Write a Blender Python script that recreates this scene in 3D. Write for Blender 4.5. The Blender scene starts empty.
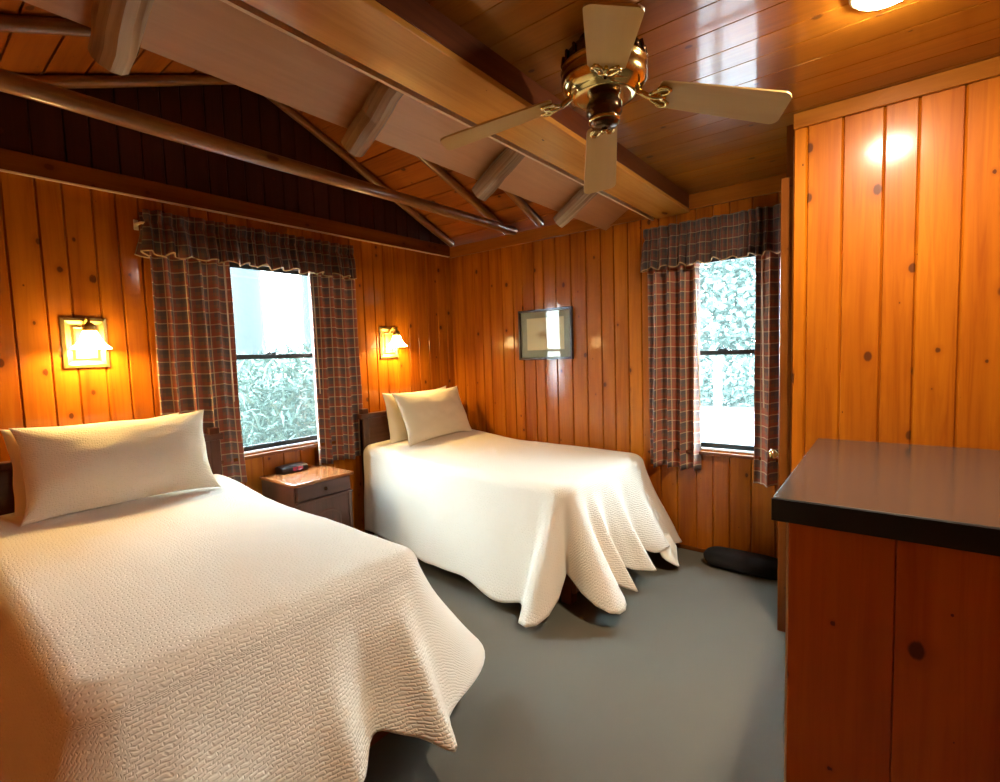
import bpy, bmesh, math, random
from math import sin, cos, pi, sqrt, radians, exp, floor, atan2
from mathutils import Vector, Matrix, noise

random.seed(7)
SC = bpy.context.scene
COL = SC.collection

# ------------------------------------------------------------------ helpers
class MB:
    """collects geometry and links it as one mesh object"""
    def __init__(s):
        s.V = []; s.F = []; s.UV = []; s.RN = []; s.SM = []; s.MI = []
    def face(s, idx, uvs, rn, sm=False, mi=0):
        s.F.append(tuple(idx)); s.UV.append(uvs); s.RN.append(rn); s.SM.append(sm); s.MI.append(mi)
    def quad(s, pts, uvs=None, rn=None, sm=False, mi=0):
        b = len(s.V); s.V += [tuple(p) for p in pts]
        s.face(range(b, b + len(pts)), uvs or [(0, 0)] * len(pts), rn if rn is not None else random.random(), sm, mi)
    def hexa(s, p, grain=2, rn=None, mi=0):
        """p: eight corners, index bits x + 2 y + 4 z"""
        rn = random.random() if rn is None else rn
        b = len(s.V); s.V += [tuple(q) for q in p]
        for f, ax in (((0, 4, 6, 2), 0), ((1, 3, 7, 5), 0), ((0, 1, 5, 4), 1), ((2, 6, 7, 3), 1), ((0, 2, 3, 1), 2), ((4, 5, 7, 6), 2)):
            oth = [a for a in (0, 1, 2) if a != ax]
            if grain in oth: va = grain; ua = [a for a in oth if a != grain][0]
            else: ua, va = oth
            s.face([b + i for i in f], [(p[i][ua], p[i][va]) for i in f], rn, False, mi)
    def box(s, lo, hi, grain=None, rn=None, mi=0):
        if grain is None:
            d = [hi[i] - lo[i] for i in range(3)]; grain = d.index(max(d))
        s.hexa([((lo, hi)[i & 1][0], (lo, hi)[i >> 1 & 1][1], (lo, hi)[i >> 2 & 1][2]) for i in range(8)], grain, rn, mi)
    def grid(s, fn, nu, nv, closed=False, sm=True, flip=False, rn=None, mi=0):
        """fn(i, j) -> (point, uv); i in 0..nu, j in 0..nv"""
        rn = random.random() if rn is None else rn
        b = len(s.V); uv = []
        cols = nu if closed else nu + 1
        for i in range(cols):
            for j in range(nv + 1):
                p, t = fn(i, j); s.V.append(tuple(p)); uv.append(t)
        for i in range(nu):
            i2 = (i + 1) % cols
            for j in range(nv):
                q = [i * (nv + 1) + j, i2 * (nv + 1) + j, i2 * (nv + 1) + j + 1, i * (nv + 1) + j + 1]
                us = [uv[k] for k in q]
                if closed and i2 == 0:
                    w = fn(nu, 0)[1][0] - uv[0][0]
                    us[1] = (us[1][0] + w, us[1][1]); us[2] = (us[2][0] + w, us[2][1])
                if flip: q = q[::-1]; us = us[::-1]
                s.face([b + k for k in q], us, rn, sm, mi)
    def tube(s, path, radii, n=12, caps=True, sm=True, rn=None, mi=0, wob=0.0, seed=0.0):
        path = [Vector(p) for p in path]
        if not hasattr(radii, '__len__'): radii = [radii] * len(path)
        rn = random.random() if rn is None else rn
        tan = []
        for k in range(len(path)):
            d = path[min(k + 1, len(path) - 1)] - path[max(k - 1, 0)]
            tan.append(d.normalized())
        a = tan[0].orthogonal().normalized(); fr = []
        for t in tan:
            a = (a - t * a.dot(t)).normalized(); fr.append((a.copy(), t.cross(a)))
        ln = [0.0]
        for k in range(1, len(path)): ln.append(ln[-1] + (path[k] - path[k - 1]).length)
        b0 = len(s.V)
        def fn(i, j):
            th = 2 * pi * i / n; r = radii[j]
            if wob: r *= 1 + wob * noise.noise(Vector((cos(th) * 1.3 + seed, sin(th) * 1.3, ln[j] * 2.2)))
            return path[j] + (fr[j][0] * cos(th) + fr[j][1] * sin(th)) * r, (th / (2 * pi) * 2 * pi * max(radii), ln[j])
        s.grid(fn, n, len(path) - 1, closed=True, sm=sm, rn=rn, mi=mi)
        m = len(path)
        if caps:
            for j, rev in ((0, False), (m - 1, True)):
                idx = [b0 + i * m + j for i in range(n)]
                if not rev: idx = idx[::-1]
                s.face(idx, [(s.V[k][0], s.V[k][1] + s.V[k][2]) for k in idx], rn, False, mi)
    def lathe(s, prof, c, n=32, axis='z', sm=True, rn=None, mi=0, caps=False):
        c = Vector(c)
        def fn(i, j):
            th = 2 * pi * i / n; r, h = prof[j]
            if axis == 'z': p = Vector((r * cos(th), r * sin(th), h))
            elif axis == 'x': p = Vector((h, r * cos(th), r * sin(th)))
            else: p = Vector((r * sin(th), h, r * cos(th)))
            return c + p, (th * r, h)
        b0 = len(s.V)
        s.grid(fn, n, len(prof) - 1, closed=True, sm=sm, rn=rn, mi=mi)
        if caps:
            m = len(prof)
            for j, rev in ((0, False), (m - 1, True)):
                idx = [b0 + i * m + j for i in range(n)]
                if not rev: idx = idx[::-1]
                s.face(idx, [(0, 0)] * n, 0.5, False, mi)
    def build(s, name, mats, parent=None, bevel=0, solid=0, seg=2, off=-1, org=None):
        me = bpy.data.meshes.new(name)
        o = bpy.data.objects.new(name, me)
        sh = Vector((0, 0, 0))
        if parent is not None and parent.get('_w'): sh = Vector(parent['_w'])
        if org is not None: sh = Vector(org)
        me.from_pydata([tuple(Vector(v) - sh) for v in s.V], [], s.F)
        uvl = me.uv_layers.new(name='UVMap')
        at = me.attributes.new('brd', 'FLOAT', 'FACE')
        k = 0
        flat = []
        for f in s.UV:
            for t in f: flat += [t[0], t[1]]
        uvl.data.foreach_set('uv', flat)
        at.data.foreach_set('value', s.RN)
        me.polygons.foreach_set('use_smooth', s.SM)
        me.polygons.foreach_set('material_index', s.MI)
        for m in (mats if isinstance(mats, (list, tuple)) else [mats]): me.materials.append(m)
        me.update()
        COL.objects.link(o)
        if parent is not None:
            o.parent = parent
            if parent.get('_w'): o['_w'] = list(parent['_w'])
        elif org is not None:
            o.location = org; o['_w'] = list(org)
        if solid:
            md = o.modifiers.new('Solidify', 'SOLIDIFY'); md.thickness = solid; md.offset = off
        if bevel:
            md = o.modifiers.new('Bevel', 'BEVEL'); md.width = bevel; md.segments = seg
            md.limit_method = 'ANGLE'; md.angle_limit = radians(40)
        return o

def tag(o, label=None, cat=None, group=None, kind=None):
    if label: o['label'] = label
    if cat: o['category'] = cat
    if group: o['group'] = group
    if kind: o['kind'] = kind
    return o

def thing(name, label, cat, loc, group=None, kind=None):
    o = bpy.data.objects.new(name, None); COL.objects.link(o)
    o.empty_display_size = 0.1
    o.location = loc; o['_w'] = list(loc)
    return tag(o, label, cat, group, kind)

def copy_tree(o, parent=None):
    c = o.copy(); COL.objects.link(c)
    if parent is not None: c.parent = parent
    for ch in [x for x in bpy.data.objects if x.parent == o]: copy_tree(ch, c)
    return c

# ------------------------------------------------------------------ materials
def mat(name):
    m = bpy.data.materials.new(name); m.use_nodes = True
    nt = m.node_tree; nt.nodes.clear()
    out = nt.nodes.new('ShaderNodeOutputMaterial')
    return m, nt, out
def N(nt, t, **kw):
    n = nt.nodes.new(t)
    for k, v in kw.items(): setattr(n, k, v)
    return n
def setv(n, **kw):
    for k, v in kw.items(): n.inputs[k.replace('_', ' ')].default_value = v
    return n
def math_(nt, op, a, b=None, c=None, clamp=False):
    n = nt.nodes.new('ShaderNodeMath'); n.operation = op; n.use_clamp = clamp
    for i, x in enumerate((a, b, c)):
        if x is None: continue
        if isinstance(x, (int, float)): n.inputs[i].default_value = x
        else: nt.links.new(x, n.inputs[i])
    return n.outputs[0]
def mixc(nt, fac, a, b, mode='MIX'):
    n = nt.nodes.new('ShaderNodeMix'); n.data_type = 'RGBA'; n.blend_type = mode
    for i, x in ((0, fac), (6, a), (7, b)):
        if isinstance(x, (int, float)): n.inputs[i].default_value = x
        elif isinstance(x, tuple): n.inputs[i].default_value = (*x, 1) if len(x) == 3 else x
        else: nt.links.new(x, n.inputs[i])
    return n.outputs[2]
def ramp(nt, fac, stops):
    n = nt.nodes.new('ShaderNodeMapRange'); n.interpolation_type = 'SMOOTHSTEP'
    nt.links.new(fac, n.inputs[0])
    n.inputs[1].default_value, n.inputs[2].default_value = stops[0], stops[1]
    n.inputs[3].default_value, n.inputs[4].default_value = (stops[2], stops[3]) if len(stops) > 2 else (0, 1)
    return n.outputs[0]
def bsdf(nt, out, **kw):
    b = nt.nodes.new('ShaderNodeBsdfPrincipled')
    for k, v in kw.items():
        k = k.replace('_', ' ')
        if isinstance(v, (int, float, tuple)): b.inputs[k].default_value = (*v, 1) if isinstance(v, tuple) and len(v) == 3 else v
        else: nt.links.new(v, b.inputs[k])
    nt.links.new(b.outputs[0], out.inputs[0])
    return b
def bump(nt, h, strength=.5, dist=.005):
    n = nt.nodes.new('ShaderNodeBump'); n.inputs['Strength'].default_value = strength; n.inputs['Distance'].default_value = dist
    nt.links.new(h, n.inputs['Height']); return n.outputs[0]

def plain(name, color, rough=.5, metal=0.0, coat=0.0, noise_amt=0.0, nscale=20, bumpd=0.0):
    m, nt, out = mat(name)
    tc = N(nt, 'ShaderNodeTexCoord')
    nz = N(nt, 'ShaderNodeTexNoise'); nz.inputs['Scale'].default_value = nscale; nz.inputs['Detail'].default_value = 4
    nt.links.new(tc.outputs['Object'], nz.inputs['Vector'])
    c = mixc(nt, math_(nt, 'MULTIPLY', nz.outputs[0], noise_amt), color, tuple(x * .55 for x in color))
    b = bsdf(nt, out, Base_Color=c, Roughness=rough, Metallic=metal, Coat_Weight=coat, Coat_Roughness=.15)
    if bumpd: nt.links.new(bump(nt, nz.outputs[0], .6, bumpd), b.inputs['Normal'])
    return m

def wood(name, light, dark, knot=(.08, .018, .004), rough=.3, coat=.5, knots=True, tone=.35, kscale=(5.0, 3.6), coat_r=.12, ksize=1.0):
    """varnished planks: UV is metres across / along the board, 'brd' a random number per board"""
    m, nt, out = mat(name); L = nt.links.new
    uv = N(nt, 'ShaderNodeUVMap'); uv.uv_map = 'UVMap'
    at = N(nt, 'ShaderNodeAttribute'); at.attribute_name = 'brd'
    sp = N(nt, 'ShaderNodeSeparateXYZ'); L(uv.outputs[0], sp.inputs[0])
    r = at.outputs['Fac']
    off = math_(nt, 'MULTIPLY', r, 161.7)
    def vec(kx, ky):
        c = N(nt, 'ShaderNodeCombineXYZ')
        L(math_(nt, 'MULTIPLY', sp.outputs[0], kx), c.inputs[0]); L(math_(nt, 'MULTIPLY', sp.outputs[1], ky), c.inputs[1]); L(off, c.inputs[2])
        return c.outputs[0]
    g1 = N(nt, 'ShaderNodeTexNoise'); setv(g1, Scale=1.0, Detail=5.0, Roughness=.6, Distortion=.8); L(vec(38, 1.6), g1.inputs['Vector'])
    g2 = N(nt, 'ShaderNodeTexNoise'); setv(g2, Scale=1.0, Detail=2.0, Roughness=.5); L(vec(7, .7), g2.inputs['Vector'])
    f = math_(nt, 'ADD', math_(nt, 'MULTIPLY', ramp(nt, g1.outputs[0], (.35, .72)), .45), math_(nt, 'MULTIPLY', ramp(nt, g2.outputs[0], (.35, .7)), .55))
    c = mixc(nt, f, light, dark)
    # per board tone
    wn = N(nt, 'ShaderNodeTexWhiteNoise', noise_dimensions='1D'); L(off, wn.inputs['W'])
    c = mixc(nt, math_(nt, 'MULTIPLY', wn.outputs['Value'], tone), c, dark)
    if knots:
        vo = N(nt, 'ShaderNodeTexVoronoi', voronoi_dimensions='2D', feature='F1'); setv(vo, Scale=1.0, Randomness=1.0)
        kc = N(nt, 'ShaderNodeCombineXYZ'); L(math_(nt, 'ADD', math_(nt, 'MULTIPLY', sp.outputs[0], kscale[0]), off), kc.inputs[0]); L(math_(nt, 'ADD', math_(nt, 'MULTIPLY', sp.outputs[1], kscale[1]), math_(nt, 'MULTIPLY', off, 1.7)), kc.inputs[1]); L(kc.outputs[0], vo.inputs['Vector'])
        sc = N(nt, 'ShaderNodeSeparateColor'); L(vo.outputs['Color'], sc.inputs[0])
        big = ramp(nt, sc.outputs[0], (.42, 1.0, .0, .070 * ksize))
        d = vo.outputs['Distance']
        dd = math_(nt, 'ADD', d, math_(nt, 'MULTIPLY', math_(nt, 'SUBTRACT', g1.outputs[0], .5), .11))
        k = math_(nt, 'SUBTRACT', 1.0, ramp(nt, math_(nt, 'DIVIDE', dd, math_(nt, 'ADD', big, .004)), (.75, 1.25)))
        halo = math_(nt, 'SUBTRACT', 1.0, ramp(nt, math_(nt, 'DIVIDE', dd, math_(nt, 'ADD', big, .004)), (1.0, 3.2)))
        c = mixc(nt, math_(nt, 'MULTIPLY', halo, .45), c, dark)
        c = mixc(nt, math_(nt, 'MULTIPLY', k, .9), c, knot)
    b = bsdf(nt, out, Base_Color=c, Roughness=rough, Coat_Weight=coat, Coat_Roughness=coat_r, Specular_IOR_Level=.15)
    L(bump(nt, g1.outputs[0], .12, .002), b.inputs['Normal'])
    return m

M = {}
M['pine'] = wood('knotty_pine', (.47, .145, .005), (.24, .050, .0016), rough=.42, coat=.5, coat_r=.10)
M['pine_knotty'] = wood('knotty_pine_partition', (.50, .142, .0035), (.27, .052, .0012), rough=.42, coat=.4, coat_r=.17, ksize=1.45, kscale=(6, 4))
M['pine_dark'] = wood('dark_pine', (.20, .055, .005), (.11, .026, .003), rough=.3, coat=.5)
M['pine_cabinet'] = wood('cabinet_pine', (.54, .130, .005), (.34, .062, .0025), rough=.45, coat=.25, kscale=(6.5, 5.0), ksize=1.75)
M['ceiling'] = wood('ceiling_pine', (.36, .132, .011), (.22, .068, .004), rough=.28, coat=.9, coat_r=.07, kscale=(5, 3.4), tone=.5, ksize=.9)
M['roof'] = wood('roof_boards', (.42, .115, .010), (.22, .050, .005), rough=.5, coat=.1)
M['gable'] = wood('shaded_gable_boards', (.065, .017, .008), (.035, .009, .005), rough=.5, coat=.1)  # wall boards darkened; the loft's shade is put into this colour
M['eave'] = wood('eave_boards', (.60, .32, .15), (.48, .24, .105), rough=.3, coat=.8, coat_r=.16, knots=False)
M['trim'] = wood('trim_pine', (.42, .140, .014), (.25, .070, .006), rough=.3, coat=.6, knots=False)
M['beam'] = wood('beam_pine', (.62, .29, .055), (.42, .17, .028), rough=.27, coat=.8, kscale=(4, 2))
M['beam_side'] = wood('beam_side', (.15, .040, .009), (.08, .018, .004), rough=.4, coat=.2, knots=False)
M['log'] = wood('log_pole', (.34, .145, .036), (.13, .046, .010), rough=.3, coat=.9, knots=True, kscale=(4, 2))
M['log_end'] = wood('weathered_log', (.50, .36, .21), (.15, .075, .03), rough=.35, coat=1.0, knots=False, tone=.2)
M['walnut'] = wood('walnut', (.115, .045, .028), (.065, .024, .014), rough=.3, coat=.5, knots=False)
M['walnut_top'] = wood('walnut_top', (.40, .15, .05), (.24, .075, .02), rough=.25, coat=.9, knots=False)
M['redwood'] = wood('bed_wood', (.22, .065, .020), (.12, .030, .009), rough=.4, coat=.2, knots=False)
M['black_plastic'] = plain('black_plastic', (.012, .012, .014), .28, coat=.4)
M['black_metal'] = plain('window_metal', (.020, .030, .032), .35)
M['white_vinyl'] = plain('white_sill', (.75, .78, .78), .4)
M['bag'] = plain('black_nylon', (.006, .006, .007), .95, noise_amt=.6, nscale=60, bumpd=.003)
M['brass'] = plain('brass', (.66, .50, .19), .15, 1.0)
M['antique'] = plain('antique_brass', (.60, .43, .14), .42, .85, noise_amt=.3, nscale=35)
M['motor'] = plain('dark_bronze', (.10, .055, .025), .25, .9)
M['blade'] = wood('fan_blade', (.52, .33, .10), (.47, .29, .085), rough=.35, coat=.3, knots=False, tone=.1)
M['cream'] = plain('cream_enamel', (.72, .62, .42), .4)
M['steel'] = plain('steel', (.6, .58, .52), .25, 1.0)
M['frame'] = plain('black_frame', (.018, .012, .010), .35, coat=.3)
M['matboard'] = plain('grey_green_mat', (.36, .36, .27), .9)
M['counter'] = plain('dark_laminate', (.055, .048, .038), .20, coat=.35, noise_amt=.3, nscale=140)
M['counter_edge'] = plain('black_edge', (.004, .0035, .0035), .7)
M['veneer'] = plain('pale_veneer_edge', (.62, .42, .22), .5)
M['bark'] = plain('tree_bark', (.013, .016, .019), .9, noise_amt=.5, nscale=9, bumpd=.02)
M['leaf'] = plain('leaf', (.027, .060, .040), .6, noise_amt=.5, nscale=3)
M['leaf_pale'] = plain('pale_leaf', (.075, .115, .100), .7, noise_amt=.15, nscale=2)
M['ground'] = plain('pale_gravel', (.22, .195, .19), .95, noise_amt=.5, nscale=3, bumpd=.01)
M['post'] = plain('white_post', (.16, .16, .155), .6)
M['mattress'] = plain('mattress_ticking', (.70, .66, .58), .9)

def carpet():
    m, nt, out = mat('grey_carpet'); L = nt.links.new
    tc = N(nt, 'ShaderNodeTexCoord')
    n1 = N(nt, 'ShaderNodeTexNoise'); setv(n1, Scale=420.0, Detail=2.0); L(tc.outputs['Object'], n1.inputs['Vector'])
    n2 = N(nt, 'ShaderNodeTexNoise'); setv(n2, Scale=2.2, Detail=3.0); L(tc.outputs['Object'], n2.inputs['Vector'])
    c = mixc(nt, n1.outputs[0], (.098, .088, .064), (.170, .152, .110))
    c = mixc(nt, math_(nt, 'MULTIPLY', n2.outputs[0], .35), c, (.09, .080, .058))
    b = bsdf(nt, out, Base_Color=c, Roughness=.95)
    L(bump(nt, n1.outputs[0], .5, .004), b.inputs['Normal'])
    return m
M['carpet'] = carpet()

def quilt(name, color, k=1.0):
    m, nt, out = mat(name); L = nt.links.new
    uv = N(nt, 'ShaderNodeUVMap'); uv.uv_map = 'UVMap'
    sp = N(nt, 'ShaderNodeSeparateXYZ'); L(uv.outputs[0], sp.inputs[0])
    nz = N(nt, 'ShaderNodeTexNoise'); setv(nz, Scale=26.0, Detail=2.0); L(uv.outputs[0], nz.inputs['Vector'])
    cb_ = N(nt, 'ShaderNodeCombineXYZ')
    L(math_(nt, 'ADD', sp.outputs[1], math_(nt, 'MULTIPLY', nz.outputs[0], .030)), cb_.inputs[0])
    L(math_(nt, 'ADD', sp.outputs[0], math_(nt, 'MULTIPLY', nz.outputs[0], .020)), cb_.inputs[1])
    br = N(nt, 'ShaderNodeTexBrick'); L(cb_.outputs[0], br.inputs['Vector'])
    setv(br, Scale=1.0); br.inputs['Mortar Size'].default_value = .0040 * k; br.inputs['Mortar Smooth'].default_value = 1.0
    br.inputs['Brick Width'].default_value = .027 * k; br.inputs['Row Height'].default_value = .0115 * k
    h = math_(nt, 'MULTIPLY', math_(nt, 'SUBTRACT', 1.0, br.outputs['Fac']), 1.0)
    big = N(nt, 'ShaderNodeTexNoise'); setv(big, Scale=9.0, Detail=3.0); L(uv.outputs[0], big.inputs['Vector'])
    h = math_(nt, 'ADD', h, math_(nt, 'MULTIPLY', big.outputs[0], .9))
    b = bsdf(nt, out, Base_Color=color, Roughness=.85, Sheen_Weight=.15)
    L(bump(nt, h, .6, .0032), b.inputs['Normal'])
    return m
M['quilt'] = quilt('white_matelasse', (.86, .80, .67))
M['pillow'] = quilt('pillow_matelasse', (.86, .79, .60), .8)
M['pillow_plain'] = plain('plain_pillowcase', (.86, .79, .61), .9)

def plaid(name, bright=1.0):
    m, nt, out = mat(name); L = nt.links.new
    uv = N(nt, 'ShaderNodeUVMap'); uv.uv_map = 'UVMap'
    sp = N(nt, 'ShaderNodeSeparateXYZ'); L(uv.outputs[0], sp.inputs[0])
    def band(ax, period, centre, half):
        f = math_(nt, 'FRACT', math_(nt, 'ADD', math_(nt, 'DIVIDE', sp.outputs[ax], period), 50.0))
        d = math_(nt, 'ABSOLUTE', math_(nt, 'SUBTRACT', f, centre))
        return math_(nt, 'LESS_THAN', d, half)
    P = .078
    c = tuple(x * bright for x in (.25, .135, .080))
    col = mixc(nt, math_(nt, 'MULTIPLY', band(0, P, .30, .17), .55), c, tuple(x * bright for x in (.10, .095, .105)))
    col = mixc(nt, math_(nt, 'MULTIPLY', band(1, P, .30, .17), .55), col, tuple(x * bright for x in (.10, .095, .105)))
    col = mixc(nt, math_(nt, 'MULTIPLY', band(0, P, .72, .13), .5), col, tuple(x * bright for x in (.40, .085, .04)))
    col = mixc(nt, math_(nt, 'MULTIPLY', band(1, P, .72, .13), .5), col, tuple(x * bright for x in (.40, .085, .04)))
    col = mixc(nt, math_(nt, 'MULTIPLY', band(0, P, .52, .04), .75), col, tuple(x * bright for x in (.62, .46, .27)))
    col = mixc(nt, math_(nt, 'MULTIPLY', band(1, P, .52, .04), .75), col, tuple(x * bright for x in (.62, .46, .27)))
    nz = N(nt, 'ShaderNodeTexNoise'); setv(nz, Scale=600.0, Detail=1.0); L(uv.outputs[0], nz.inputs['Vector'])
    b = bsdf(nt, out, Base_Color=col, Roughness=.95, Sheen_Weight=.1)
    L(bump(nt, nz.outputs[0], .2, .001), b.inputs['Normal'])
    return m
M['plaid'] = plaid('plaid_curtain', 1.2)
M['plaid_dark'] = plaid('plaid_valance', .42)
M['hem'] = plain('tan_fringe', (.45, .30, .14), .9)

def emit(name, color, strength):
    m, nt, out = mat(name)
    e = N(nt, 'ShaderNodeEmission'); e.inputs[0].default_value = (*color, 1); e.inputs[1].default_value = strength
    nt.links.new(e.outputs[0], out.inputs[0]); return m
L_SCONCE = 400.0; L_CEIL = 360.0
M['sconce_glow'] = emit('lit_sconce_glass', (1, .64, .22), L_SCONCE)
M['sconce_glass'] = emit('frosted_shade_glass', (1, .66, .25), 20.0)
M['ceil_glow'] = emit('lit_ceiling_globe', (1, .87, .66), L_CEIL)
M['led'] = emit('red_digits', (1, .06, .10), .3)

def glass():
    m, nt, out = mat('window_glass'); L = nt.links.new
    t = N(nt, 'ShaderNodeBsdfTransparent'); t.inputs[0].default_value = (.95, .98, .97, 1)
    g = N(nt, 'ShaderNodeBsdfGlossy'); g.inputs['Roughness'].default_value = .02
    fr = N(nt, 'ShaderNodeFresnel'); fr.inputs[0].default_value = 1.45
    mx = N(nt, 'ShaderNodeMixShader'); ge = N(nt, 'ShaderNodeNewGeometry')
    L(math_(nt, 'MULTIPLY', fr.outputs[0], math_(nt, 'SUBTRACT', 1.0, ge.outputs['Backfacing'])), mx.inputs[0]); L(t.outputs[0], mx.inputs[1]); L(g.outputs[0], mx.inputs[2]); L(mx.outputs[0], out.inputs[0])
    return m
M['glass'] = glass()
def veil():  # added translucent sheet that veils the outdoor view in pale haze
    m, nt, out = mat('haze_sheet'); L = nt.links.new
    t = N(nt, 'ShaderNodeBsdfTransparent')
    d = N(nt, 'ShaderNodeBsdfTranslucent'); d.inputs[0].default_value = (.042, .056, .051, 1)
    mx = N(nt, 'ShaderNodeMixShader'); mx.inputs[0].default_value = .14
    L(t.outputs[0], mx.inputs[1]); L(d.outputs[0], mx.inputs[2]); L(mx.outputs[0], out.inputs[0])
    return m
M['veil'] = veil()

def print_art():
    m, nt, out = mat('faded_print'); L = nt.links.new
    uv = N(nt, 'ShaderNodeUVMap'); uv.uv_map = 'UVMap'
    sp = N(nt, 'ShaderNodeSeparateXYZ'); L(uv.outputs[0], sp.inputs[0])
    nz = N(nt, 'ShaderNodeTexNoise'); setv(nz, Scale=9.0, Detail=6.0, Roughness=.7); L(uv.outputs[0], nz.inputs['Vector'])
    dx = math_(nt, 'MULTIPLY', math_(nt, 'SUBTRACT', sp.outputs[0], .5), 2.6)
    dy = math_(nt, 'MULTIPLY', math_(nt, 'SUBTRACT', sp.outputs[1], .48), 4.5)
    d = math_(nt, 'SQRT', math_(nt, 'ADD', math_(nt, 'MULTIPLY', dx, dx), math_(nt, 'MULTIPLY', dy, dy)))
    k = math_(nt, 'SUBTRACT', 1.0, ramp(nt, math_(nt, 'ADD', d, math_(nt, 'MULTIPLY', nz.outputs[0], 1.2)), (.6, 1.5)))
    col = mixc(nt, math_(nt, 'MULTIPLY', k, ramp(nt, nz.outputs[0], (.35, .6))), (.78, .68, .45), (.42, .20, .11))
    bsdf(nt, out, Base_Color=col, Roughness=.9)
    return m
M['print'] = print_art()

# ------------------------------------------------------------------ room dimensions
XL, YB, YF, XR = -3.518, 3.706, -.32, 1.9
ZC = 2.595                      # flat ceiling on the right
XP, YP = -.385, 2.81            # free end and face of the partition
RIDGE_Y, RIDGE_Z, SL = 1.74, 3.455, .412
def roof_z(y): return RIDGE_Z - SL * abs(y - RIDGE_Y)

def split_rects(a, b, z0, z1, holes):
    """vertical strip a..b, z0..z1 minus rectangular holes -> list of rects"""
    cuts = sorted({a, b} | {h[0] for h in holes if a < h[0] < b} | {h[1] for h in holes if a < h[1] < b})
    res = []
    for p, q in zip(cuts, cuts[1:]):
        segs = [(z0, z1)]
        for h in holes:
            if h[0] < (p + q) / 2 < h[1]:
                ns = []
                for s0, s1 in segs:
                    if h[2] > s0: ns.append((s0, min(s1, h[2])))
                    if h[3] < s1: ns.append((max(s0, h[3]), s1))
                segs = [x for x in ns if x[1] - x[0] > 1e-4]
        res += [(p, q, s0, s1) for s0, s1 in segs]
    return res

def board_wall(name, mp, a, b, z0, z1, mat_, widths, holes=(), thick=.10, g=.0065, dp=.011, top=None):
    """mp(u, depth, z) -> world (depth positive into the room)"""
    mb = MB()
    u = a; edges = [a]
    i = 0
    while u < b - .02:
        w = widths[i % len(widths)] if widths else random.uniform(.095, .15)
        if not isinstance(widths, list): w = random.uniform(*widths)
        u = min(u + w, b); i += 1
        if b - u < .04: u = b
        edges.append(u)
    flip = None
    for p, q in zip(edges, edges[1:]):
        rn = random.random()
        for (c, d, s0, s1) in split_rects(p, q, z0, z1, holes):
            gl = g if abs(c - p) < 1e-6 else 0; gr = g if abs(d - q) < 1e-6 else 0
            zt0 = top(c) if top else s1; zt1 = top(d) if top else s1
            P = [mp(c, -dp, s0), mp(c + gl, 0, s0), mp(d - gr, 0, s0), mp(d, -dp, s0),
                 mp(c, -dp, zt0), mp(c + gl, 0, zt0), mp(d - gr, 0, zt1), mp(d, -dp, zt1)]
            for k, (x0, x1) in enumerate(((c, c + gl), (c + gl, d - gr), (d - gr, d))):
                if x1 - x0 < 1e-6: continue
                mb.quad([P[k], P[k + 1], P[k + 5], P[k + 4]], [(x0 - p, s0), (x1 - p, s0), (x1 - p, zt1), (x0 - p, zt0)], rn)
    # solid backing behind the boards
    for (c, d, s0, s1) in split_rects(a, b, z0, z1, holes):
        t0 = top(c) if top else s1; t1 = top(d) if top else s1
        if top:
            n = 16
            for j in range(n):
                cc, dd = c + (d - c) * j / n, c + (d - c) * (j + 1) / n
                mb.hexa([mp(cc, -thick, s0), mp(dd, -thick, s0), mp(cc, -dp - .001, s0), mp(dd, -dp - .001, s0),
                         mp(cc, -thick, top(cc)), mp(dd, -thick, top(dd)), mp(cc, -dp - .001, top(cc)), mp(dd, -dp - .001, top(dd))], 2)
        else:
            mb.hexa([mp(c, -thick, s0), mp(d, -thick, s0), mp(c, -dp - .001, s0), mp(d, -dp - .001, s0),
                     mp(c, -thick, t0), mp(d, -thick, t0), mp(c, -dp - .001, t0), mp(d, -dp - .001, t0)], 2)
    o = mb.build(name, mat_)
    o['kind'] = 'structure'
    return o

# window openings
W1 = (1.40, 2.22, .87, 2.22)     # along y on the left wall
W2 = (-1.24, -.62, .77, 2.17)    # along x on the back wall
mpL = lambda u, d, z: (XL + d, u, z)
mpB = lambda u, d, z: (u, YB - d, z)
mpP = lambda u, d, z: (u, YP - d, z)
mpF = lambda u, d, z: (u, YF + d, z)
mpR = lambda u, d, z: (XR - d, u, z)
board_wall('wall_left', mpL, YF - .05, YB + .05, 0, 2.56, M['pine'], (.105, .155), [W1])
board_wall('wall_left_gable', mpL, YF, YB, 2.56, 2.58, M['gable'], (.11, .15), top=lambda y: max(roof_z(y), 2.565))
board_wall('wall_back', mpB, XL - .08, XR + .05, 0, 2.60, M['pine'], (.10, .15), [W2])
board_wall('wall_partition', mpP, XP, XR, 0, ZC, M['pine_knotty'], [.0565, .139, .149, .116, .144, .150, .13, .12, .14], thick=.09)
board_wall('wall_front', mpF, XL - .05, XR + .05, 0, 2.62, M['pine'], (.11, .15))
board_wall('wall_right', mpR, YF - .05, YB + .05, 0, 2.62, M['pine'], (.11, .15))

mb = MB(); mb.box((XL - .1, YF - .1, -.12), (XR + .1, YB + .1, 0))
tag(mb.build('floor', M['carpet']), kind='structure')

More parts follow.
